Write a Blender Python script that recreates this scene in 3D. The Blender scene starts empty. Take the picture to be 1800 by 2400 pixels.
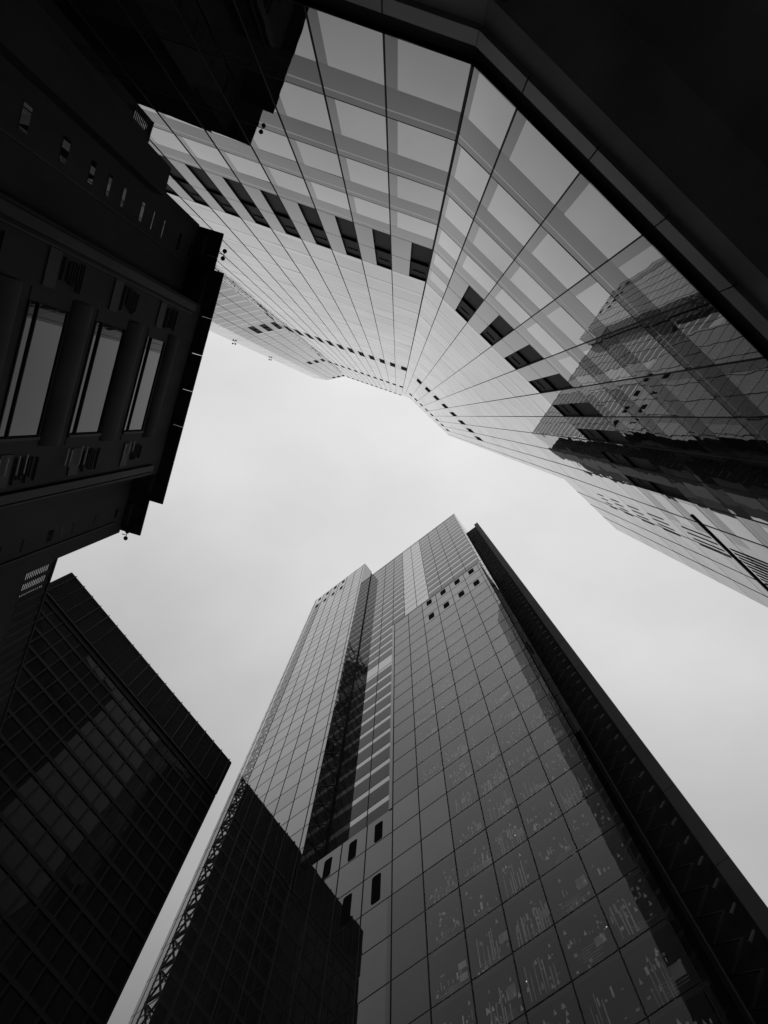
import bpy, bmesh, math, random
from mathutils import Vector, Matrix
random.seed(7)
sc = bpy.context.scene
C = sc.collection
EYE = 1.6                                   # eye height; all h below are metres above the eye

# ------------------------------------------------------------------ camera
cam = bpy.data.cameras.new('camera')
cam.sensor_fit = 'VERTICAL'; cam.sensor_height = 36.0; cam.lens = 28.5
cam.clip_start = 0.05; cam.clip_end = 5000
co = bpy.data.objects.new('camera', cam); C.objects.link(co)
R = Matrix(((0.99987462, -0.00186215, 0.01572485),
            (0.0, -0.99306112, -0.11759934),
            (0.01583473, 0.1175846, -0.99293662)))
co.matrix_world = Matrix.Translation((0, 0, EYE)) @ R.to_4x4()
sc.camera = co

# ------------------------------------------------------------------ light
sc.view_settings.view_transform = 'Standard'; sc.view_settings.look = 'None'
sc.view_settings.exposure = 0.0; sc.view_settings.gamma = 1.0
sun_el, sun_az = math.radians(32), math.radians(-105)      # low pale disc behind the faceted tower
w = bpy.data.worlds.new('World'); sc.world = w; w.use_nodes = True
nt = w.node_tree; N = nt.nodes; Lk = nt.links; N.clear()
out = N.new('ShaderNodeOutputWorld'); bg = N.new('ShaderNodeBackground'); Lk.new(bg.outputs[0], out.inputs[0])
def mth(op, a, b=None, nt=nt, clamp=False):
    m = nt.nodes.new('ShaderNodeMath'); m.operation = op; m.use_clamp = clamp
    for i, v in enumerate((a, b)):
        if v is None: continue
        if isinstance(v, (int, float)): m.inputs[i].default_value = v
        else: nt.links.new(v, m.inputs[i])
    return m.outputs[0]
sky = N.new('ShaderNodeTexSky'); sky.sky_type = 'NISHITA'; sky.sun_disc = False
sky.sun_elevation = sun_el; sky.sun_rotation = math.pi/2 - sun_az
bw = N.new('ShaderNodeRGBToBW'); Lk.new(sky.outputs[0], bw.inputs[0])
tc = N.new('ShaderNodeTexCoord')
sep = N.new('ShaderNodeSeparateXYZ'); Lk.new(tc.outputs['Generated'], sep.inputs[0])
# overcast layer: brightest overhead, dimmer towards the horizon, with soft cloud
zc = mth('MAXIMUM', sep.outputs[2], 0.0)
ov = mth('MULTIPLY', mth('POWER', zc, 3.0), 0.41)
ov = mth('ADD', ov, 0.355)
ov = mth('ADD', ov, mth('MULTIPLY', sep.outputs[0], 0.20))
ov = mth('ADD', ov, mth('MULTIPLY', sep.outputs[1], -0.38))
ov = mth('MAXIMUM', ov, 0.07)
ns = N.new('ShaderNodeTexNoise'); ns.inputs['Scale'].default_value = 3.2; ns.inputs['Detail'].default_value = 6; ns.inputs['Roughness'].default_value = 0.48
mp = N.new('ShaderNodeMapping'); mp.inputs['Scale'].default_value = (1, 1.5, 1); mp.inputs['Rotation'].default_value = (0, 0, 0.7)
Lk.new(tc.outputs['Generated'], mp.inputs[0]); Lk.new(mp.outputs[0], ns.inputs['Vector'])
cl = mth('MULTIPLY', mth('SUBTRACT', ns.outputs[0], 0.5), 0.55)
ov = mth('MULTIPLY', ov, mth('ADD', cl, 1.0))
tot = mth('ADD', mth('MULTIPLY', ov, 1.0 / 0.1), mth('MULTIPLY', bw.outputs[0], 0.12))
Lk.new(mth('MAXIMUM', tot, 0.2), bg.inputs[0]); bg.inputs[1].default_value = 0.1
sd = bpy.data.lights.new('sun', 'SUN'); sd.energy = 0.5; sd.angle = math.radians(12)
so = bpy.data.objects.new('sun', sd); C.objects.link(so)
sv = Vector((math.cos(sun_el)*math.cos(sun_az), math.cos(sun_el)*math.sin(sun_az), math.sin(sun_el)))
so.rotation_euler = sv.to_track_quat('Z', 'Y').to_euler(); so.location = (0, 0, 400)

# ------------------------------------------------------------------ materials
def newmat(name):
    m = bpy.data.materials.new(name); m.use_nodes = True; m.node_tree.nodes.clear(); return m
def noise_grey(t, lo, hi, scale, detail=4, stretch=(1, 1, 1)):
    tc = t.nodes.new('ShaderNodeTexCoord'); mp = t.nodes.new('ShaderNodeMapping')
    mp.inputs['Scale'].default_value = stretch
    ns = t.nodes.new('ShaderNodeTexNoise'); ns.inputs['Scale'].default_value = scale; ns.inputs['Detail'].default_value = detail
    t.links.new(tc.outputs['Object'], mp.inputs[0]); t.links.new(mp.outputs[0], ns.inputs['Vector'])
    mr = t.nodes.new('ShaderNodeMapRange'); t.links.new(ns.outputs[0], mr.inputs[0])
    mr.inputs[1].default_value = 0.3; mr.inputs[2].default_value = 0.7
    mr.inputs[3].default_value = lo; mr.inputs[4].default_value = hi
    return mr.outputs[0]
def solid(name, g, rough=0.6, var=0.25, scale=0.8, spec=0.3):
    m = newmat(name); t = m.node_tree
    o = t.nodes.new('ShaderNodeOutputMaterial'); p = t.nodes.new('ShaderNodeBsdfPrincipled')
    t.links.new(p.outputs[0], o.inputs[0])
    v = noise_grey(t, g*(1-var), g*(1+var), scale, 6, (1, 1, .3))
    cb = t.nodes.new('ShaderNodeCombineColor')
    for i in range(3): t.links.new(v, cb.inputs[i])
    t.links.new(cb.outputs[0], p.inputs['Base Color'])
    p.inputs['Roughness'].default_value = rough; p.inputs['Specular IOR Level'].default_value = spec
    return m
def glass(name, f0, e, base=0.02, wave=0.0009, trans=0.0, gain=0.97, rough=0.0, wscale=0.7, var=0.05, diffvar=0.2):
    """coated facade glass: view-angle dependent mirror over a dark body (or over a see-through one)"""
    m = newmat(name); t = m.node_tree; n = t.nodes; L = t.links
    o = n.new('ShaderNodeOutputMaterial'); mix = n.new('ShaderNodeMixShader'); L.new(mix.outputs[0], o.inputs[0])
    ge = n.new('ShaderNodeNewGeometry'); dt = n.new('ShaderNodeVectorMath'); dt.operation = 'DOT_PRODUCT'
    L.new(ge.outputs['Normal'], dt.inputs[0]); L.new(ge.outputs['Incoming'], dt.inputs[1])
    c = mth('ABSOLUTE', dt.outputs['Value'], nt=t)
    f = mth('POWER', mth('SUBTRACT', 1.0, c, nt=t, clamp=True), e, nt=t)
    f = mth('ADD', mth('MULTIPLY', f, (1-f0), nt=t), f0, nt=t, clamp=True)
    L.new(f, mix.inputs[0])
    g = n.new('ShaderNodeBsdfGlossy'); g.inputs['Roughness'].default_value = rough
    v = noise_grey(t, gain*(1-var), gain, 0.35, 5, (1, 1, .6))
    cb = n.new('ShaderNodeCombineColor')
    for i in range(3): L.new(v, cb.inputs[i])
    L.new(cb.outputs[0], g.inputs['Color'])
    tc = n.new('ShaderNodeTexCoord'); mp = n.new('ShaderNodeMapping'); mp.inputs['Scale'].default_value = (1, 1, .55)
    ns = n.new('ShaderNodeTexNoise'); ns.inputs['Scale'].default_value = wscale; ns.inputs['Detail'].default_value = 1.5
    L.new(tc.outputs['Object'], mp.inputs[0]); L.new(mp.outputs[0], ns.inputs['Vector'])
    b = n.new('ShaderNodeBump'); b.inputs['Strength'].default_value = 1.0; b.inputs['Distance'].default_value = wave
    L.new(ns.outputs[0], b.inputs['Height']); L.new(b.outputs[0], g.inputs['Normal'])
    d = n.new('ShaderNodeBsdfDiffuse'); dv = noise_grey(t, base*(1-diffvar), base*(1+diffvar), 0.5)
    cd = n.new('ShaderNodeCombineColor')
    for i in range(3): L.new(dv, cd.inputs[i])
    L.new(cd.outputs[0], d.inputs['Color'])
    if trans > 0:
        tr = n.new('ShaderNodeBsdfTransparent'); tr.inputs[0].default_value = (trans,)*3 + (1,)
        ad = n.new('ShaderNodeMixShader'); ad.inputs[0].default_value = 0.85
        L.new(d.outputs[0], ad.inputs[1]); L.new(tr.outputs[0], ad.inputs[2]); L.new(ad.outputs[0], mix.inputs[1])
    else: L.new(d.outputs[0], mix.inputs[1])
    L.new(g.outputs[0], mix.inputs[2])
    return m
def lamp_mat(name, s):
    m = newmat(name); t = m.node_tree; o = t.nodes.new('ShaderNodeOutputMaterial'); e = t.nodes.new('ShaderNodeEmission')
    e.inputs[1].default_value = s; t.links.new(e.outputs[0], o.inputs[0]); return m

M = dict(
    vision=glass('vision_glass', .09, 2.7, .03, .0032, var=.08, wscale=1.0),
    spandrel=glass('spandrel_glass', .012, 4.8, .045, .0032, var=.08, wscale=1.0),
    sideband=glass('darker_edge_glass', .02, 4.3, .045, .0016),  # darker glass tint, the strip along one edge of each cell
    trimlight=glass('pale_glass_edge', .06, 3.6, .06, .001),
    gap=solid('dark_joint', .012, .7), gapB=solid('dark_joint_tower', .006, .7),
    darkwin=solid('dark_opening', .014, .6, spec=.1),
    fascia=solid('grey_metal_fascia', .17, .5), black=solid('dark_bronze_base', .24, .7, spec=.1),
    upper=glass('upper_facade_glass', .05, 3.0, .05, .0026, var=.08, wscale=1.0, gain=.97), upper2=glass('upper_facade_glass_b', .05, 3.2, .05, .0026, var=.08, wscale=1.0, gain=.945),
    vision2=glass('vision_glass_b', .07, 2.7, .03, .0032, var=.08, wscale=1.0, gain=.91),
    vision3=glass('vision_glass_c', .06, 2.9, .04, .0032, var=.08, wscale=1.0, gain=.95),
    spandrel2=glass('spandrel_glass_b', .012, 5.2, .05, .0032, var=.08, wscale=1.0, gain=.94),
    bface2=glass('tower_glass_b', .04, 3.1, .015, .0016, gain=.86, wscale=1.0),
    bface=glass('tower_glass', .04, 2.9, .015, .0016, gain=.88, wscale=1.0),
    blow=glass('front_block_glass', .02, 3.7, .015, .0016, gain=.72, wscale=1.0),
    bclear=glass('see_through_tower_glass', .02, 3.7, .03, .0016, trans=.90, gain=.72, wscale=1.0),
    bshaft=glass('corner_shaft_glass', .02, 5.0, .03, .0006, trans=.95, gain=.7),
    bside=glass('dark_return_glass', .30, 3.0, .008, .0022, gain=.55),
    bdark=glass('dark_striped_glass', .02, 6.0, .03, .001, gain=.80),
    bpale=glass('pale_striped_glass', .10, 2.4, .16, .001, gain=.85),
    bpanel=glass('podium_panel', .03, 3.4, .020, .0012, gain=.72, rough=.0),
    steel=solid('painted_steel', .05, .5), steelL=solid('pale_steel', .30, .5),
    cwall=solid('charcoal_cladding', .06, .7, spec=.1), cslab=solid('charcoal_roof_edge', .055, .7, spec=.1), crib=solid('grey_pilaster', .08, .6, spec=.15),
    cglass=glass('office_window_glass', .05, 4.2, .015, .0012, gain=.55),
    cglint=solid('painted_glint', .55, .35),  # pale base colour paints in the glints on the balusters
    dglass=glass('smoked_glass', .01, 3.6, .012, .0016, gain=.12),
    dfin=solid('bronze_fin', .015, .6, spec=.1), dframe=solid('bronze_frame', .007, .7, spec=.1),
    lampbody=solid('black_lamp_body', .02, .4), conc=solid('concrete', .12, .8),
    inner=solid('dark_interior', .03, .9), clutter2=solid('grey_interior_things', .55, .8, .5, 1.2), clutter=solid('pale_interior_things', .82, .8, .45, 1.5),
    lamp=lamp_mat('office_lamp', 1.5), asphalt=solid('asphalt', .28, .9, .3, 3), paving=solid('paving', .45, .8, .3, 2),
    fin=solid('grey_fin_panel', .085, .6, .2, .4, spec=.1), void=solid('black_opening', .004, .8, spec=.02), stair=solid('stair_steel', .07, .6, spec=.1),
    slotwall=solid('black_slot_cladding', .05, .8, spec=.05),
)

# ------------------------------------------------------------------ helpers
class Facet:
    """vertical plane: azimuth a of its horizontals, distance d from the standpoint, side s=+1/-1"""
    def __init__(s, a, d, side):
        a = math.radians(a); s.t = Vector((math.cos(a), math.sin(a), 0)); b = a + side*math.pi/2
        s.n = Vector((math.cos(b), math.sin(b), 0)); s.d = d
    def p(s, x, h, off=0.0): return s.t*x + s.n*(s.d-off) + Vector((0, 0, h+EYE))
class MB:
    def __init__(s): s.v = []; s.f = []; s.m = []; s.mats = []
    def mi(s, m):
        if m not in s.mats: s.mats.append(m)
        return s.mats.index(m)
    def quad(s, pts, m):
        i = len(s.v); s.v += [tuple(p) for p in pts]; s.f.append(tuple(range(i, i+len(pts)))); s.m.append(s.mi(m))
    def rect(s, F, x0, x1, h0, h1, off, m, tilt=0.0):
        a = [random.uniform(-tilt, tilt) for _ in range(3)]
        pts = [F.p(x0, h0, off+a[0]), F.p(x1, h0, off+a[1]), F.p(x1, h1, off+a[1]+a[2]-a[0]), F.p(x0, h1, off+a[2])]
        nn = (pts[1]-pts[0]).cross(pts[2]-pts[0])
        if nn.dot(F.n) > 0: pts.reverse()
        s.quad(pts, m)
    def hexa(s, c, m):           # 8 corners: bottom 4 then top 4
        ctr = sum((Vector(q) for q in c), Vector())/8
        for f in ((0,1,2,3),(4,5,6,7),(0,1,5,4),(1,2,6,5),(2,3,7,6),(3,0,4,7)):
            q = [Vector(c[i]) for i in f]; nn = (q[1]-q[0]).cross(q[2]-q[0])
            if nn.dot(sum(q, Vector())/4-ctr) < 0: q.reverse()
            s.quad(q, m)
    def box(s, F, x0, x1, h0, h1, o0, o1, m):
        s.hexa([F.p(x0,h0,o0), F.p(x1,h0,o0), F.p(x1,h0,o1), F.p(x0,h0,o1), F.p(x0,h1,o0), F.p(x1,h1,o0), F.p(x1,h1,o1), F.p(x0,h1,o1)], m)
    def bar(s, a, b, r, m):
        a, b = Vector(a), Vector(b); d = (b-a).normalized(); u = d.cross(Vector((.31, .52, .8))).normalized(); v = d.cross(u)
        o = [u*r, v*r, -u*r, -v*r]
        s.hexa([a+q for q in o] + [b+q for q in o], m)
    def prism(s, pts, h0, h1, m):
        k = len(pts); lo = [Vector((x, y, h0+EYE)) for x, y in pts]; hi = [Vector((x, y, h1+EYE)) for x, y in pts]
        s.quad(hi, m); s.quad(lo[::-1], m)
        for i in range(k): j = (i+1) % k; s.quad([lo[i], lo[j], hi[j], hi[i]], m)
    def build(s, name, parent=None):
        me = bpy.data.meshes.new(name); me.from_pydata(s.v, [], s.f)
        for m in s.mats: me.materials.append(M[m])
        for p, i in zip(me.polygons, s.m): p.material_index = i
        o = bpy.data.objects.new(name, me); C.objects.link(o)
        if parent is not None:
            o.parent = parent; o.matrix_parent_inverse = parent.matrix_world.inverted()
        return o
def thing(name, label, cat, loc, group=None):
    o = bpy.data.objects.new(name, None); C.objects.link(o); o.location = loc; o.empty_display_size = .5
    o.matrix_world = Matrix.Translation(loc)
    o['label'] = label; o['category'] = cat
    if group: o['group'] = group
    return o
def rot_off(poly): return poly

# ================================================================== the setting
g = MB(); g.quad([(-900,-900,0),(900,-900,0),(900,900,0),(-900,900,0)], 'asphalt'); o = g.build('street'); o['kind'] = 'structure'
g = MB(); g.hexa([(-14,-5.5,0.004),(6,-5.5,0.004),(6,6,0.004),(-14,6,0.004),(-14,-5.5,.12),(6,-5.5,.12),(6,6,.12),(-14,6,.12)], 'paving')
o = g.build('pavement'); o['kind'] = 'structure'

# ================================================================== faceted glass tower
FL = Facet(18.7, 6.30, -1); FR = Facet(43.4, 5.42, -1)
def isect(A, B):
    # point on both planes
    a, b = A.n, B.n; det = a.x*b.y-a.y*b.x
    return Vector(((A.d*b.y-B.d*a.y)/det, (a.x*B.d-b.x*A.d)/det, 0))
c1 = isect(FL, FR)
xc1L, xc1R = c1.dot(FL.t), c1.dot(FR.t)
xL0 = -2.955*FL.d
p1 = FL.t*xL0 + FL.n*FL.d
F2 = Facet(-11.5, 1, -1); F2.d = (p1 + FL.n*0.25).dot(F2.n); x2r = p1.dot(F2.t) - 0.05
x2l = x2r - 6.0
p2 = F2.t*x2l + F2.n*F2.d
a3 = Vector((math.cos(math.radians(190)), math.sin(math.radians(190)), 0)); p3 = p2 + a3*4.4
F3 = Facet(10, 1, -1); F3.d = p2.dot(F3.n)
levels = [15.25, 19.3, 23.5, 27.5, 31.4, 35.1, 38.8]
while levels[-1] < 246: levels.append(levels[-1]+4.0)
ROOFL, ROOFR, ROOFW = 250.8, 202.8, 63.4
BANDS = [(31.4, 38.8), (106.8, 114.8), (174.8, 182.8), (242.8, 248.8)]
tower = thing('faceted_glass_tower', 'tall pale glass tower of several facets with rows of dark windows, above a grey fascia', 'tower', (c1.x, c1.y, 0))
wins = []
def in_band(h0): return any(a-.1 <= h0 < b-.1 for a, b in BANDS)
def curtain(F, xs, top, name, wincols=None, flip=False, lower=None):
    """xs ascending mullion positions; wincols: fraction range of the dark window in a band cell"""
    g = MB(); fr = MB()
    for j, h0 in enumerate(levels):
        h1 = levels[j+1] if j+1 < len(levels) else h0+4
        if h0 >= top-.5: break
        h1 = min(h1, top)
        for i in range(len(xs)-1):
            a, b = xs[i], xs[i+1]; wd = b-a; H = h1-h0
            if in_band(h0) and wincols and wd > 1.2 and wincols(i):
                f0 = .50
                g.rect(F, a, a+wd*f0, h0, h1, 0, 'spandrel', .0015)
                continue
            e = .16*wd; vm = random.choice(('vision', 'vision', 'vision', 'vision2', 'vision3')); sm_ = random.choice(('spandrel', 'spandrel', 'spandrel2'))
            if h0 > 38.5:
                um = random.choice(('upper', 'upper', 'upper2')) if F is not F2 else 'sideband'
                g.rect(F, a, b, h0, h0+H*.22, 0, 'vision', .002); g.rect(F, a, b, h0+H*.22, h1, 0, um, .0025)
                continue
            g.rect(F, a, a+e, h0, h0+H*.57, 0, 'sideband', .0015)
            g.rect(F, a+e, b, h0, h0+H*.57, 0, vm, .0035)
            g.rect(F, a, b, h0+H*.57, h0+H*.87, 0, sm_, .003)
            g.rect(F, a, b, h0+H*.87, h0+H*.895, 0, 'trimlight', 0)
            g.rect(F, a, b, h0+H*.895, h1, 0, sm_, .002)
        fr.rect(F, xs[0], xs[-1], h0-.016, h0+.016, .007, 'gap')
    for k, x in enumerate(xs):
        if k in (0, len(xs)-1): continue
        fr.box(F, x-.016, x+.016, levels[0], top, 0, .016, 'gap')
    fr.box(F, xs[0], xs[-1], top, top+.25, -.1, .01, 'trimlight')
    w_ = g.build('glass_wall', tower); fr.build('frame', w_)
    if wincols:
        for (h0, h1) in BANDS:
            if h1 > top: continue
            for i in range(len(xs)-1):
                a, b = xs[i], xs[i+1]; wd = b-a
                if wd > 1.2 and wincols(i): wins.append((F, a+wd*.5, b-.02, h0, h1))
    return w_
# mullion positions
xsL = [xL0] + [xc1L - 1.67 - 1.478*k for k in range(10, -1, -1)]; xsL = sorted(xsL + [xc1L])
xsL[0] = xL0
xsR = [xc1R, -.405*5.42]; 
while xsR[-1] + 1.6 < 2.372*5.42: xsR.append(xsR[-1] + 1.594)
xRhi = 2.372*5.42; xRlo = 3.43*5.42
xsR.append(xRhi)
curtain(FL, xsL, ROOFL, 'L', lambda i: True)
curtain(FR, xsR, ROOFR, 'R', lambda i: 1 <= i <= 8)
xs2 = [x2l + 6.0*k/5 for k in range(6)]
curtain(F2, [x2l + 1.5*k for k in range(5)], ROOFL, '2', lambda i: i > 0)
curtain(F3, [(p3.dot(F3.t)), p2.dot(F3.t)], ROOFL, '3')
g = MB(); cc = c1 - (FL.n+FR.n).normalized()*.01; g.bar((cc.x, cc.y, 15.25+EYE), (cc.x, cc.y, ROOFR+EYE), .035, 'gap'); g.build('corner_mullion', tower)
# lower wing, right end of the same front
g = MB(); fr = MB()
xw = [xRhi + k*(xRlo-xRhi)/4 for k in range(5)]
for j, h0 in enumerate(levels):
    if h0 > ROOFW-1: break
    h1 = min(levels[j+1], ROOFW)
    if ROOFW-h1 < 1.5: h1 = ROOFW
    for i in range(4):
        g.rect(FR, xw[i], xw[i+1], h0, h0+(h1-h0)*.5, 0, 'upper', .002)
        g.rect(FR, xw[i], xw[i+1], h0+(h1-h0)*.5, h1, 0, 'upper2', .002)
    fr.rect(FR, xRhi, xRlo, h0-.014, h0+.014, .007, 'gap')
for x in xw[1:4]: fr.box(FR, x-.014, x+.014, levels[0], ROOFW, 0, .014, 'gap')
fr.box(FR, 2.15*5.42, xRlo, 33.35, 33.6, 0, .05, 'gap')
wg = g.build('glass_wall', tower); fr.build('frame', wg)
# vertical slot openings in the wing, in groups of four, and the louvre below
for (h0, h1) in ((52.2, 53.8), (48.6, 50.4), (44.6, 46.8), (40.4, 43.0), (34.2, 37.8)):
    for q in range(4):
        x = (2.425 + .075*q)*5.42
        s_ = MB(); s_.box(FR, x, x+.12, h0, h1, .0, .006, 'gap'); s_.build('slot_window', tower)
s_ = MB()
for q in range(22):
    x = (2.49+.0475*q)*5.42
    if x > xRlo-.3: break
    s_.box(FR, x, x+.12, 20.0, 32.8, 0, .01, 'gap')
s_.build('louvre', tower)
# dark windows of the plant floors: each its own part
for (F, a, b, h0, h1) in wins:
    s_ = MB(); hm = (h0+h1)/2; r = -.085
    s_.rect(F, a, b, h0, h1, r, 'darkwin')
    for q in ((a, a, h0, h1), (b, b, h0, h1)):
        s_.quad([F.p(q[0], h0, 0), F.p(q[0], h0, r), F.p(q[0], h1, r), F.p(q[0], h1, 0)], 'gap')
    s_.quad([F.p(a, h1, 0), F.p(b, h1, 0), F.p(b, h1, r), F.p(a, h1, r)], 'gap')
    s_.quad([F.p(a, h0, 0), F.p(b, h0, 0), F.p(b, h0, r), F.p(a, h0, r)], 'gap')
    s_.box(F, a, b, hm-.03, hm+.03, r, .006, 'gap')
    s_.box(F, a+.12, b-.12, h1-1.5, h1-1.42, r, r+.04, 'black')
    s_.build('window', tower)
# band joint line where the windows cut through
# base: dark recess, grey fascia with joints, black soffit and ground floor
def base_piece(F, x0, x1, joints, name=None):
    g = MB()
    g.box(F, x0, x1, 14.50, 15.23, -.35, -.10, 'slotwall')
    g.build('base_recess', tower)
    g = MB(); js = [x0] + [j for j in joints if x0 < j < x1] + [x1]
    for i in range(len(js)-1): g.box(F, js[i]+.012, js[i+1]-.012, 13.92, 14.48, -.3, .03, 'fascia')
    g.build('fascia', tower)
    g = MB(); g.box(F, x0-.3, x1+.3, 13.0, 13.90, -6, -.06, 'black'); g.box(F, x0-.3, x1+.3, -EYE, 13.0, -6, -1.2, 'black')
    g.build('base_wall', tower)
base_piece(FL, xL0, xc1L, xsL); base_piece(FR, xc1R, xRlo, xsR + xw)
base_piece(F2, x2l, x2r, [x2l+1.5*k for k in range(5)])
# solid body behind the skins
def xy(F, x, off): q = F.p(x, 0, off); return (q.x, q.y)
back = 26
body = MB()
cL, cR = xy(FL, xc1L, -.12), xy(FR, xc1R+.02, -.12)
e = -.12
body.prism([xy(F2, x2l+.1, e), xy(F2, x2r-.02, e), xy(FL, xL0+.12, e), xy(FL, xc1L+3.3, e), xy(FL, xc1L+3.3, -back), xy(F2, x2l, -back)], 15.3, ROOFL-.02, 'sideband')
body.prism([xy(FR, xc1R+.1, e), xy(FR, xRhi-.02, e), xy(FR, xRhi-.02, -back), xy(FR, xc1R-6, -back)], 15.3, ROOFR-.02, 'sideband')
body.prism([xy(FR, xRhi-.2, e), xy(FR, xRlo-.02, e), xy(FR, xRlo-.02, -14), xy(FR, xRhi-.2, -14)], 15.3, ROOFW-.02, 'sideband')
q3 = [(p3.x, p3.y), (p2.x, p2.y), xy(F2, x2l, -back+2), (p3.x-2, p3.y-18)]
n3 = F3.n*.12
body.prism([(p3.x+n3.x+.05, p3.y+n3.y), (p2.x+n3.x, p2.y+n3.y), xy(F2, x2l+.5, -back+2), (p3.x-2, p3.y-18)], 15.3, ROOFL-.02, 'sideband')
body.build('tower_body', tower)

# ================================================================== stepped dark glass tower (bottom)
aB = -37.3; D1 = 22.6; D2 = 25.1
B = Facet(aB, D1, 1); B2 = Facet(aB, D2, 1)
X = lambda al: al*D1
tb = thing('stepped_glass_tower', 'tall grey gridded glass tower with recessed striped middle and dark zigzag stair slot', 'tower', tuple(B.p(-20, -EYE, 0)))
def lev(k): return D1*(2.023+.1655*k)
mull = [X(-.155-.1035*k) for k in range(0, 17)]
TOP3, TOP1, TOP2, TOPP = 109.4, 185.6, 180.2, 56.6
xB3r, xB3l = X(-.1400), X(-.790); xB1r, xB1l = X(-1.170), X(-1.820)
def klev(top, lo=-12):
    r = []; k = lo
    while lev(k) < top-1.2: r.append(lev(k)); k += 1
    r[0] = max(r[0], -EYE+.2)
    r.append(top); return r
def grid(xs, ls, mat, name, tilt=.003, F=B, skip=None, mh=.017, mv=.026, par=tb, matfn=None):
    g = MB(); fr = MB()
    for j in range(len(ls)-1):
        for i in range(len(xs)-1):
            if skip and skip(i, j, xs, ls): continue
            g.rect(F, xs[i], xs[i+1], ls[j], ls[j+1], 0, matfn(i, j, xs, ls) if matfn else mat, tilt)
        fr.box(F, xs[0], xs[-1], ls[j]-mh, ls[j]+mh, .0, .02, 'gapB')
    for x in xs[1:-1]: fr.box(F, x-mv, x+mv, ls[0], ls[-1], 0, .035, 'gapB')
    o = g.build(name, par); fr.build('frame', o); return o
# front block (lower right part), glazed, one can half see into it
xs3 = sorted([xB3r, xB3l] + [m for m in mull if xB3l+.2 < m < xB3r-.1])
ls3 = klev(TOP3)
def solidcell(i, j, xs, ls):
    # plant floors near the top and near the podium are closed panels
    h = ls[j]
    if h > TOP3-12.5: return 'bpanel' if xs[i] > X(-.60) else 'blow'
    if xs[i] < X(-.66) and 44 < h < 56: return 'bpanel'
    if xs[i] < X(-.70): return 'blow'
    return 'bclear'
grid(xs3, ls3, 'bclear', 'glass_wall', matfn=solidcell, tilt=.0022)
g = MB(); g.box(B, xB3l-.02, xB3l+.30, TOPP, TOP3, 0, .06, 'bpanel'); g.build('edge_trim', tb)
g = MB(); g.box(B, xB3l-.02, xB3r+.02, TOP3, TOP3+.15, -.2, .03, 'bpanel'); g.build('parapet', tb)
# podium extension under the recess, same front plane
xsP = sorted([xB1r, xB3l] + [m for m in mull if xB1r+.2 < m < xB3l-.2])
lsP = klev(TOPP)
grid(xsP, lsP, 'bpanel', 'podium_wall', tilt=.002)
# left block, full height
xs1 = sorted([xB1r, X(-1.192), X(-1.80), xB1l] + [m for m in mull if X(-1.78) < m < X(-1.2)])
ls1 = klev(TOP1)
xshaft = X(-1.700)
def m1(i, j, xs, ls): return 'bshaft' if xs[i] < xshaft-.1 else random.choice(('bface', 'bface', 'bface2'))
xs1 = sorted(set(xs1) | {xshaft}); xs1 = [x for x in xs1 if not (abs(x-xshaft) < .9 and x != xshaft and x > X(-1.79))]
grid(xs1, ls1, 'bface', 'glass_wall', matfn=m1, tilt=.0022)
# rounded slot windows
def slot(F, x, h, wd=.84, ht=2.4, off=.012):
    pts = []; r = .2
    for cx, cy, a0 in ((wd/2-r, ht/2-r, 0), (-wd/2+r, ht/2-r, 90), (-wd/2+r, -ht/2+r, 180), (wd/2-r, -ht/2+r, 270)):
        for k in range(5):
            a = math.radians(a0+k*22.5); pts.append((x+cx+r*math.cos(a), h+cy+r*math.sin(a)))
    s_ = MB()
    q = [F.p(a, b, off) for a, b in pts]; q2 = [F.p(a, b, 0.002) for a, b in pts]
    s_.quad(q[::-1], 'void')
    for i in range(len(q)): s_.quad([q[i-1], q[i], q2[i], q2[i-1]], 'gap')
    o = s_.build('window', tb)
for al in (-.205, -.309, -.413, -.517):
    slot(B, X(al), 100.1); slot(B, X(al), 107.6)
for al in (-.8316, -.9351, -1.0362): slot(B, X(al), 54.6, wd=.72, ht=2.5)
for al in (-.8316, -.9351): slot(B, X(al), 47.6, wd=.72, ht=3.0)
for al in (-1.7445, -1.6438, -1.543, -1.442): slot(B, X(al), 175.9, .78, 3.0); slot(B, X(al), 182.6, .78, 2.6)
# recessed middle, striped
x2a, x2b = xB1r, -.116*D2
xm = [-.698, -.605, -.512, -.4145, -.3208, -.2312, -.7897, -.8833]
xs_ = sorted([x2a, x2b, x2b-.35] + [m*D2 for m in xm])
g = MB(); fr = MB(); st = 3.74; h = TOPP-2; k = 0
while h < TOP2-1.0:
    h1 = min(h+st, TOP2)
    for i in range(len(xs_)-1):
        a, b = xs_[i], xs_[i+1]; mid = (a+b)/2/D2
        if (-.70 < mid < -.51) or (103.4 < h+2 < 108.0 and mid < -.70) or mid > -.124:
            g.rect(B2, a, b, h, h1, 0, 'bpale', .002)
        else:
            g.rect(B2, a, b, h, h+(h1-h)*.74, 0, 'bdark', .002); g.rect(B2, a, b, h+(h1-h)*.74, h1, 0, 'bpale', 0)
    fr.box(B2, x2a, x2b, h-.015, h+.015, 0, .02, 'gapB')
    h += st
for x in xs_[1:-1]: fr.box(B2, x-.026, x+.026, TOPP-2, TOP2, 0, .035, 'gapB')
fr.box(B2, x2a, x2b, TOP2, TOP2+.25, -.1, .05, 'steelL')
o = g.build('striped_wall', tb); fr.build('frame', o)
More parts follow.
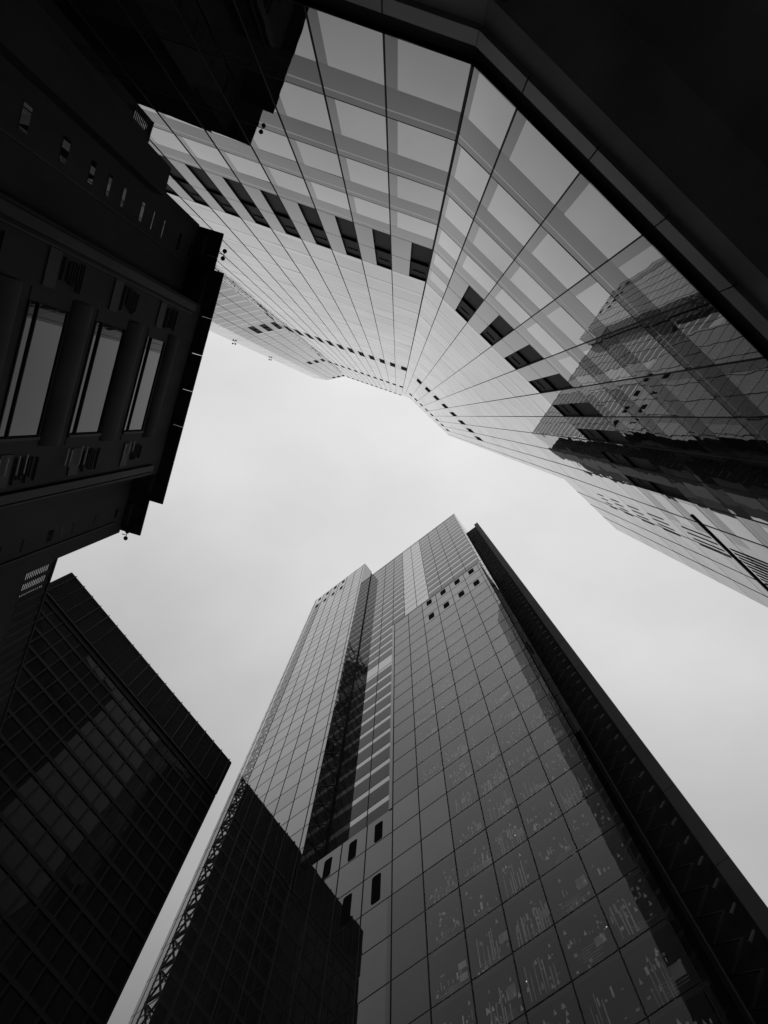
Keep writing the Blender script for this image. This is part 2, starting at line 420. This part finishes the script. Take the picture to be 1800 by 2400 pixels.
# right return of the middle block
SR = Facet(aB+90, -x2b, -1)      # plane facing right: normal = +t of B ... built directly
def sidequad(mb, x, o0, o1, h0, h1, m):  # vertical quad running in depth at along-position x (offsets measured from the B plane distance D1)
    mb.quad([B.p(x, h0, o0), B.p(x, h0, o1), B.p(x, h1, o1), B.p(x, h1, o0)], m)
g = MB(); fr = MB(); h = TOP3-20
while h < TOP2:
    h1 = min(h+3.74, TOP2)
    for o0, o1 in ((-2.5, -4.2), (-4.2, -5.9), (-5.9, -7.6)): sidequad(g, x2b, o0, o1, h, h1, 'bpale')
    h = h1
o = g.build('return_wall', tb)
# left block: dark return wall facing the recess, with a black slot and visible bracing
g = MB(); fr = MB(); h = TOPP
while h < TOP1-.5:
    h1 = min(h+3.74, TOP1)
    for o0, o1 in ((0, -1.15), (-1.15, -2.3)): sidequad(g, xB1r, o0, o1, h, h1, 'bside')
    fr.hexa([B.p(xB1r-.0, h-.02, 0), B.p(xB1r+.01, h-.02, 0), B.p(xB1r+.01, h-.02, -2.3), B.p(xB1r, h-.02, -2.3),
             B.p(xB1r-.0, h+.02, 0), B.p(xB1r+.01, h+.02, 0), B.p(xB1r+.01, h+.02, -2.3), B.p(xB1r, h+.02, -2.3)], 'gap')
    h = h1
g.quad([B.p(xB1r-.0, TOPP, -2.3), B.p(xB1r+.0, TOPP, -2.5), B.p(xB1r+.0, TOP1, -2.5), B.p(xB1r-.0, TOP1, -2.3)], 'gap')
fr.box(B, xB1r-.01, xB1r+.16, TOPP, TOP2, -2.49, -2.44, 'gap')
o = g.build('return_wall', tb); fr.build('frame', o)
g = MB(); h = TOPP
while h < 118:
    for o0, o1 in ((-.1, -2.25),):
        g.bar(B.p(xB1r+.06, h, o0), B.p(xB1r+.06, h+3.74, o1), .035, 'steel'); g.bar(B.p(xB1r+.06, h, o1), B.p(xB1r+.06, h+3.74, o0), .035, 'steel')
    g.bar(B.p(xB1r+.06, h+1.87, -.1), B.p(xB1r+.06, h+1.87, -2.25), .03, 'steel')
    h += 3.74
g.build('bracing', tb)
# corner shaft: open steel lattice behind clear glass
g = MB(); h = -EYE+.5; x0, x1 = xB1l+.25, xshaft-.25
while h < TOP1-6:
    hs = 3.74
    g.bar(B.p(x0, h, -.5), B.p(x1, h+hs, -.5), .10, 'steel'); g.bar(B.p(x1, h, -.5), B.p(x0, h+hs, -.5), .12, 'steel')
    g.bar(B.p(x0, h, -.5), B.p(x1, h, -.5), .12, 'steel')
    g.bar(B.p(xB1l+.25, h, -.5), B.p(xB1l+.25, h+hs, -2.3), .10, 'steel'); g.bar(B.p(xB1l+.25, h, -2.3), B.p(xB1l+.25, h+hs, -.5), .12, 'steel')
    g.bar(B.p(xB1l+.25, h, -.5), B.p(xB1l+.25, h, -2.3), .09, 'steel')
    g.bar(B.p(x1, h, -.5), B.p(xB1l+.25, h, -2.3), .06, 'steel')
    for q in (.25, .5, .75):
        g.bar(B.p(x0+.1, h+hs*q, -.35), B.p(x1-.1, h+hs*q, -.35), .04, 'steel')
    h += hs
for (x, o_) in ((x0, -.5), (x1, -.5), (xB1l+.25, -2.3), ((x0+x1)/2, -1.4)): g.bar(B.p(x, -EYE, o_), B.p(x, TOP1-4, o_), .09, 'steel')
g.build('corner_lattice', tb)
g = MB(); h = -EYE+.2
for k in range(50):
    h1 = min(h+3.74, TOP1)
    sidequad(g, xB1l, 0, -3.1, h, h1, 'bshaft'); h = h1
    if h >= TOP1: break
g.build('end_glass', tb)
# dark stair slot on the right with zigzag flights, and its outer fin
TOPF = 155.0; DF = 26.0; offF = D1-DF
xf0, xf1, xf2 = xB3r, -.03*DF, 0.0
g = MB(); g.box(B, xf0-1.5, xf1+.1, -EYE, TOPF, offF-1.5, offF, 'slotwall'); g.build('stair_slot_wall', tb)
g = MB()
js = [-EYE+.1]
while js[-1] < TOPF-6: js.append(js[-1]+7.48)
js.append(TOPF)
for i in range(len(js)-1): g.box(B, xf1, xf2, js[i]+.02, js[i+1]-.02, offF-2.5, offF+.35, 'fin')
g.box(B, xf1+.05, xf2-.05, -EYE+.1, TOPF-.1, offF-2.4, offF+.3, 'gap')
g.build('fin_wall', tb)
g = MB(); h = 4.0; k = 0
while h < TOPF-2:
    a, b = (xf0+.35, xf1-.25)
    m = (a+b)/2 + .35
    if h > TOPF-6: break
    g.bar(B.p(a, h, offF+.25), B.p(m, h+.95, offF+.5), .08, 'stair'); g.bar(B.p(m, h+.95, offF+.5), B.p(a, h+1.87, offF+.25), .05, 'stair')
    g.bar(B.p(m+.15, h+.45, offF+.6), B.p(b, h+1.1, offF+.4), .07, 'stair')
    h += 1.87; k += 1
g.build('stair_flights', tb)
# side of the front block, facing the stair slot
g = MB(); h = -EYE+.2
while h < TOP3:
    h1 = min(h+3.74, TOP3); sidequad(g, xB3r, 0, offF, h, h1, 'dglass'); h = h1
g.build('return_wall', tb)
# closed bodies
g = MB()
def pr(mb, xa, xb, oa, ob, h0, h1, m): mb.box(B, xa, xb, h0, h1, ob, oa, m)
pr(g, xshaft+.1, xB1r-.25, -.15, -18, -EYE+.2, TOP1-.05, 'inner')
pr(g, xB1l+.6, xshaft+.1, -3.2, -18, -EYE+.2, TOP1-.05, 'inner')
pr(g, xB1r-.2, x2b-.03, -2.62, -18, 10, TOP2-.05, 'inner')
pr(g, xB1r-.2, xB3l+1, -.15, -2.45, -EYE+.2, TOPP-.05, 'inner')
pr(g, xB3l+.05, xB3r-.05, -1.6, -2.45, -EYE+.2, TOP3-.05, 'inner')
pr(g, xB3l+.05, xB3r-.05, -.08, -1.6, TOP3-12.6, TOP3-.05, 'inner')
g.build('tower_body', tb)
# floors and things seen through the front glass
g = MB()
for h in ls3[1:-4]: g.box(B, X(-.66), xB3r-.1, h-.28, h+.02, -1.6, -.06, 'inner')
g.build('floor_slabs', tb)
g = MB(); rnd = random.Random(3)
def clut(x, h, wd, ht, of, m=None): g.box(B, x, x+wd, h, h+ht, of-.02, of, m or rnd.choice(('clutter', 'clutter2', 'clutter2')))
ncol = len(xs3)-1
coltype = [rnd.choice('ABCAD') for _ in range(ncol)]
coltype[-3] = 'B'
for j, h in [(j, h) for _ in (0, 1) for j, h in enumerate(ls3[:-5])]:
    low = max(0.0, 1-h/100.0)
    for i in range(ncol):
        a, b = xs3[i], xs3[i+1]
        if a < X(-.70) or a > X(-.17): continue
        if rnd.random() < .06: continue
        t_ = coltype[i] if rnd.random() < .6 else rnd.choice('ABCDE')
        if h < 30 and rnd.random() < .5: t_ = 'C'
        t_ += rnd.choice('AABDE'); of = -rnd.uniform(.10, .45)
        if 'A' in t_ or 'D' in t_:                       # things standing in a row on a sill
            y = h+(1.9 if 'A' in t_ else 1.0)+rnd.uniform(-.3, .3); x = a+rnd.uniform(.15, .5)
            while x < b-.3:
                wq = rnd.uniform(.03, .13)
                if rnd.random() < .7: clut(x, y, wq, rnd.uniform(.12, .65), of)
                x += wq+rnd.uniform(.05, .30)
        if 'B' in t_ or 'D' in t_:                       # a pale board or blind with thin rails beside it
            x = b-rnd.uniform(.8, 1.1)
            if rnd.random() < .7: clut(x, h+rnd.uniform(1.2, 2.2), rnd.uniform(.35, .6), rnd.uniform(.4, .9), of-.3, 'clutter2')
            y = h+rnd.uniform(.2, .6)
            for q in range(rnd.randint(3, 7)): clut(a+rnd.uniform(.4, 1.1), y+q*.17, rnd.uniform(.5, 1.1), .022, of, 'clutter2')
        if 'C' in t_ or rnd.random() < .2*low:   # hanging strips
            y = h+rnd.uniform(.2, .6); x = a+rnd.uniform(.2, .7)
            for q in range(rnd.randint(4, 8)):
                clut(x, y+rnd.uniform(0, .3), rnd.uniform(.02, .07), rnd.uniform(.9, 2.4), of, 'clutter2'); x += rnd.uniform(.12, .34)
                if x > b-.15: break
        for q in range(int(rnd.uniform(3, 12))):
            x = rnd.uniform(a+.15, b-.3); y = h+rnd.uniform(.3, 3.1)
            if rnd.random() < .5: clut(x, y, rnd.uniform(.04, .16), rnd.uniform(.05, .22), of)
            else: g.quad([B.p(x, y, of), B.p(x+.16, y, of), B.p(x+.07, y+.34, of)], 'clutter')
o = g.build('interior_furnishings', tb); o['kind'] = 'stuff'
for (al, h) in ((-.31, 93), (-.315, 92.8), (-.27, 94), (-.55, 70), (-.545, 69.9), (-.485, 72), (-.40, 44), (-.33, 31), (-.46, 33), (-.455, 25), (-.27, 33), (-.60, 30), (-.52, 20)):
    s_ = MB(); s_.box(B, X(al), X(al)+.03, h, h+.03, -.5, -.47, 'lamp'); s_.build('office_lamp', tb)

# ================================================================== dark building, lower left (louvred crown)
DD = 48.0; Dp = Facet(51.8, DD, 1); TD = 107.7
xd0, xd1 = -.223*DD, .490*DD
td = thing('louvred_dark_building', 'black glass block with a crown of fine louvres in the lower left corner', 'building', tuple(Dp.p(xd1, -EYE, 0)))
g = MB(); fr = MB()
lsD = [98.2]
while lsD[-1] > 0: lsD.append(lsD[-1]-3.6)
nx = 20; xsD = [xd0+(xd1-xd0)*i/nx for i in range(nx+1)]
for j in range(len(lsD)-1):
    for i in range(nx): g.rect(Dp, xsD[i], xsD[i+1], lsD[j+1], lsD[j], 0, 'dglass', .008)
    fr.box(Dp, xd0, xd1, lsD[j]-.30, lsD[j]+.30, 0, .10, 'dframe')
for x in xsD: fr.box(Dp, x-.09, x+.09, lsD[-1], 98.2, 0, .09, 'dframe')
fr.box(Dp, xd0, xd1, 97.0, 98.1, 0, .14, 'dframe')
o = g.build('glass_wall', td); fr.build('frame', o)
g = MB(); n_ = int((xd1-xd0)/.21)
for i in range(n_+1):
    x = xd0+(xd1-xd0)*i/n_; g.box(Dp, x-.03, x+.03, 98.5, TD-.3, -.05, .30, 'dfin')
g.box(Dp, xd0, xd1, 98.4, TD-.3, -.5, -.1, 'dframe')
g.box(Dp, xd0, xd1, TD-.3, TD, -.6, .32, 'dframe'); g.box(Dp, xd0, xd1, 98.2, 98.5, -.4, .36, 'dfin')
g.build('louvre_crown', td)
k = xd0+.8
while k < xd1:
    g = MB(); g.box(Dp, k-.055, k+.055, 98.5, TD+.16, .28, .42, 'dfin'); g.build('crown_post', td); k += 1.73
g = MB(); g.box(Dp, xd0+.02, xd1-.02, -EYE, TD-.4, -26, -.15, 'dframe'); g.build('building_body', td)

# ================================================================== dark cornice building, left
aC = 106.6; DC = 9.5; HC = 33.0
Fc = Facet(aC, DC, 1)
tcb = thing('dark_cornice_building', 'near-black stone block with stepped roof slab and three large windows at the left edge', 'building', tuple(Fc.p(-1, -EYE, 0)))
AL = lambda a: (a + .0244*(1+a*a))*DC
xc0, xc1 = -.515*DC, .8170*DC
KB = 8.6/9.5; Fb = Facet(aC, 8.6, 1); AB = lambda a: AL(a)*KB      # the middle of the front projects as a bay
wx0, wx1 = AB(-.040), AB(.3315); bx0, bx1 = AB(-.250), AB(.545)
g = MB(); g.box(Fc, xc0, xc1, -EYE, HC-.4, -8, 0, 'cwall'); g.build('wall', tcb)
rowsC = [(27.0, 29.1), (22.45, 24.9), (18.4, 20.6), (14.2, 16.4), (10.0, 12.2)]
g = MB(); g.box(Fb, bx0, wx0-.3, -EYE, HC-.5, -.9, 0, 'cwall'); g.box(Fb, wx1+.3, bx1, -EYE, HC-.5, -.9, 0, 'cwall')
prev = HC-.5
for (a, b) in rowsC: g.box(Fb, wx0-.3, wx1+.3, b+.03, prev, -.9, -.02, 'cwall'); prev = a-.03
g.box(Fb, wx0-.3, wx1+.3, -EYE, prev, -.9, -.02, 'cwall'); g.build('projecting_front', tcb)
for n_i, (a, b) in enumerate(rowsC):
    s_ = MB(); s_.rect(Fb, wx0, wx1, a, b, -.05, 'cglass', .006); o = s_.build('window', tcb)
    s_ = MB(); s_.box(Fb, wx0-.3, wx0, a-.02, b+.02, -.2, 0, 'cwall'); s_.box(Fb, wx1, wx1+.3, a-.02, b+.02, -.2, 0, 'cwall')
    s_.box(Fb, wx0, wx1, a+.52, a+.57, -.045, .0, 'cwall'); s_.box(Fb, wx1+.02, wx1+.09, a, b, 0, .05, 'crib'); s_.box(Fb, wx0, wx1, a-.02, a+.04, -.045, .02, 'cwall')
    s_.build('frame', o)
for (a, b) in [(24.95, 26.4), (20.7, 22.0), (16.5, 17.9), (12.3, 13.8), (29.3, 30.5)]:
    s_ = MB(); K = 16; rr = (b-a)/2; c = (a+b)/2
    for k in range(K):
        t0, t1 = math.pi*k/K, math.pi*(k+1)/K
        q = lambda t, x: Fb.p(x, c-rr*math.cos(t), -.04+.20*math.sin(t))
        s_.quad([q(t0, wx0-.3), q(t0, wx1+.26), q(t1, wx1+.26), q(t1, wx0-.3)], 'cslab')
    s_.build('rounded_spandrel', tcb)
for xa in (AB(-.235), AB(.492)):
    s_ = MB(); s_.box(Fb, xa, xa+.24, -EYE, 31.2, 0, .15, 'crib'); s_.box(Fb, xa+.32, xa+.37, -EYE, 31.2, 0, .08, 'crib'); s_.build('pilaster', tcb)
rb = random.Random(5)
for (xa, xb) in ((AB(-.195), wx0-.35), (wx1+.38, AB(.48))):
    for h in [28.2, 23.8, 19.5, 15.3]:
        s_ = MB(); s_.box(Fb, xa+.05, xb-.05, h-.75, h-.1, 0, .04, 'crib'); s_.build('grey_panel', tcb)
        for q in range(8):
            if rb.random() < .2: continue
            hh = h+.1+q*.17; a = xa+.1+rb.uniform(0, .1)
            s_ = MB(); s_.box(Fb, a, a+rb.uniform(.6, .9)*(xb-a), hh, hh+.02, .0, .07, 'crib'); s_.build('screen_bar', tcb)
for (x, h, l) in ((.36, 28.2, .4), (.36, 27.8, .45), (.37, 27.35, .5), (.365, 23.9, .55), (.36, 23.5, .6), (.37, 22.8, .5), (.365, 22.5, .5), (.37, 20.0, .5), (.372, 19.6, .5), (.375, 19.0, .45), (.378, 18.6, .45), (.378, 18.3, .45)):
    s_ = MB(); s_.box(Fb, AB(x)+.1, AB(x)+.1+l, h, h+.028, .08, .11, 'cglint'); s_.build('glint_bar', tcb)  # short pale bars stand in for bright reflections on the balusters
for x0, x1, hs in ((-.4600, -.398, [(32.1,32.3), (30.5,30.7), (28.5,28.58), (27.3,27.38), (26.1,26.35), (24.4,24.6), (23.2,23.4), (21.9,22.2), (20.1,20.5), (18.0,18.4)]),
                   (.660, .698, [(31.4,31.6), (29.2,29.5), (27.2,27.26), (26.2,26.26), (25.2,25.6), (23.4,23.5), (22.0,22.1)])):
    for (a, b) in hs:
        s_ = MB(); s_.rect(Fc, AL(x0), AL(x1), a, b, .012, 'cglass', .002); s_.box(Fc, AL(x0)-.03, AL(x1)+.03, a-.03, b+.03, 0, .008, 'cslab'); s_.build('slot_window', tcb)
for x in (AL(-.375), AL(.715)):
    g = MB(); g.box(Fc, x, x+.05, 12, 31.5, 0, .07, 'crib'); g.build('thin_rib', tcb)
# lower projecting bay at the far end
g = MB(); g.box(Fc, -.597*9.1, -.40*9.1-.9, -EYE, 26.7, -6, DC-9.1, 'cwall'); g.box(Fc, -.597*9.1+.25, -4.7, 26.7, 26.9, -2, DC-9.3, 'cslab'); g.build('projecting_bay', tcb)
def slab(x0, x1, d_edge, name='roof_slab', joints=()):
    g = MB(); oE = DC-d_edge; js = [x0]+[j for j in joints if x0 < j < x1]+[x1]
    for i in range(len(js)-1):
        g.box(Fc, js[i]+(.007 if i else 0), js[i+1]-(.007 if i < len(js)-2 else 0), HC-.12, HC, oE-.42, oE, 'cslab')
    g.box(Fc, x0, x1, HC-.12, HC, -8, oE-.42, 'cslab')
    g.box(Fc, x0+.3, x1-.3, HC-.5, HC-.13, -7, oE-.55, 'cwall'); g.build(name, tcb)
jn = [(v+.0244*(1+v*v))*.248*HC for v in (-.2166, -.0316, .1495, .3291, .5048)]
slab(-.4185*.248*HC, .757*.248*HC, .248*HC, joints=jn)
slab(-.5684*.2605*HC, -.4185*.248*HC-.002, .2605*HC, joints=[-.455*.2605*HC])
slab(.757*.248*HC+.002, .8828*.265*HC, .265*HC, joints=[.765*.265*HC])
# roof-edge lights
def floodlight(pos, F, label, s=1.0):
    t = thing('floodlight', label, 'floodlight', tuple(pos), 'small twin floodlights on roof edges')
    a = MB(); a.bar(pos, pos+(-F.n*.25+Vector((0, 0, .05)))*s, .03*s, 'lampbody')
    tip = pos + (-F.n*.30+Vector((0, 0, .08)))*s
    a.bar(tip-F.t*.22*s, tip+F.t*.22*s, .035*s, 'lampbody'); a.build('bracket', t)
    for q in (-1, 1):
        me = bpy.data.meshes.new('lamp_head'); bm = bmesh.new()
        bmesh.ops.create_uvsphere(bm, u_segments=14, v_segments=9, radius=.15*s)
        for v in bm.verts:
            if v.co.z < -.06*s: v.co.z = -.06*s
        bmesh.ops.translate(bm, verts=bm.verts, vec=tip+F.t*.24*q*s); bm.to_mesh(me); bm.free()
        me.materials.append(M['lampbody']); o = bpy.data.objects.new('lamp_head', me); C.objects.link(o)
        o.parent = t; o.matrix_parent_inverse = t.matrix_world.inverted()
floodlight(Fc.p(-.478*.2605*HC, HC-.1, DC-.2595*HC), Fc, 'black twin floodlight on the near-black stone block roof, in front of the pale tower', .6)
floodlight(Fc.p(.835*.283*HC, HC-.35, DC-.285*HC), Fc, 'black twin floodlight under the roof corner of the near-black stone block nearest the louvred block', .6)
floodlight(Vector((p3.x, p3.y, 131+EYE)), F3, 'tiny twin floodlight on the pale tower edge, nearer the near-black block', .9)
floodlight(Vector((p3.x, p3.y, 168+EYE)), F3, 'tiny twin floodlight on the pale tower edge, further towards the tower top', .9)
# lower wing with an open louvre screen
HW = 28.4
Fw = Facet(110.6, 9.6, 1)
xw0, xw1 = .935*9.6, 1.9*9.6
tw = thing('low_dark_wing', 'low black building with a slatted roof screen, between stone block and louvred block', 'building', tuple(Fw.p(9, -EYE, 0)))
g = MB(); g.box(Fw, xw0, xw1, -EYE, 26.12, -6, .0, 'cwall'); g.box(Fw, xw0, xw1, HW-.14, HW, -.12, .05, 'cslab'); g.box(Fw, xw0-1.7, xw0, -EYE, 27.2, -6, -.25, 'cwall')
g.build('wall', tw)
g = MB(); h = 26.05
while h < HW-.2:
    g.box(Fw, xw0, xw1, h, h+.10, -.012, -.001, 'cwall'); h += .15
for k in range(14): x = xw0+k*.40; g.box(Fw, x, x+.14, 26.0, HW-.14, -.02, .012, 'cwall')
g.build('louvre_screen', tw)

# matching low wing north of the stone block
Fn = Facet(aC, 10.65, 1); HN = 28.4; xn1 = -.597*10.65; xn0 = -24.0
tn = thing('low_dark_wing', 'low black building with a slatted roof screen, behind the upper end of the stone block', 'building', tuple(Fn.p(-12, -EYE, 0)))
g = MB(); g.box(Fn, xn0, xn1, -EYE, 26.72, -8, .0, 'cwall'); g.box(Fn, xn0, xn1, HN-.14, HN, -.12, .03, 'cslab'); g.build('wall', tn)
g = MB(); h = 26.65
while h < HN-.2: g.box(Fn, xn0, xn1, h, h+.10, -.012, -.001, 'cwall'); h += .15
for k in range(40): x = xn1-.21-k*.42; g.box(Fn, x, x+.2, 26.6, HN-.14, -.02, .012, 'cwall')
g.build('louvre_screen', tn)
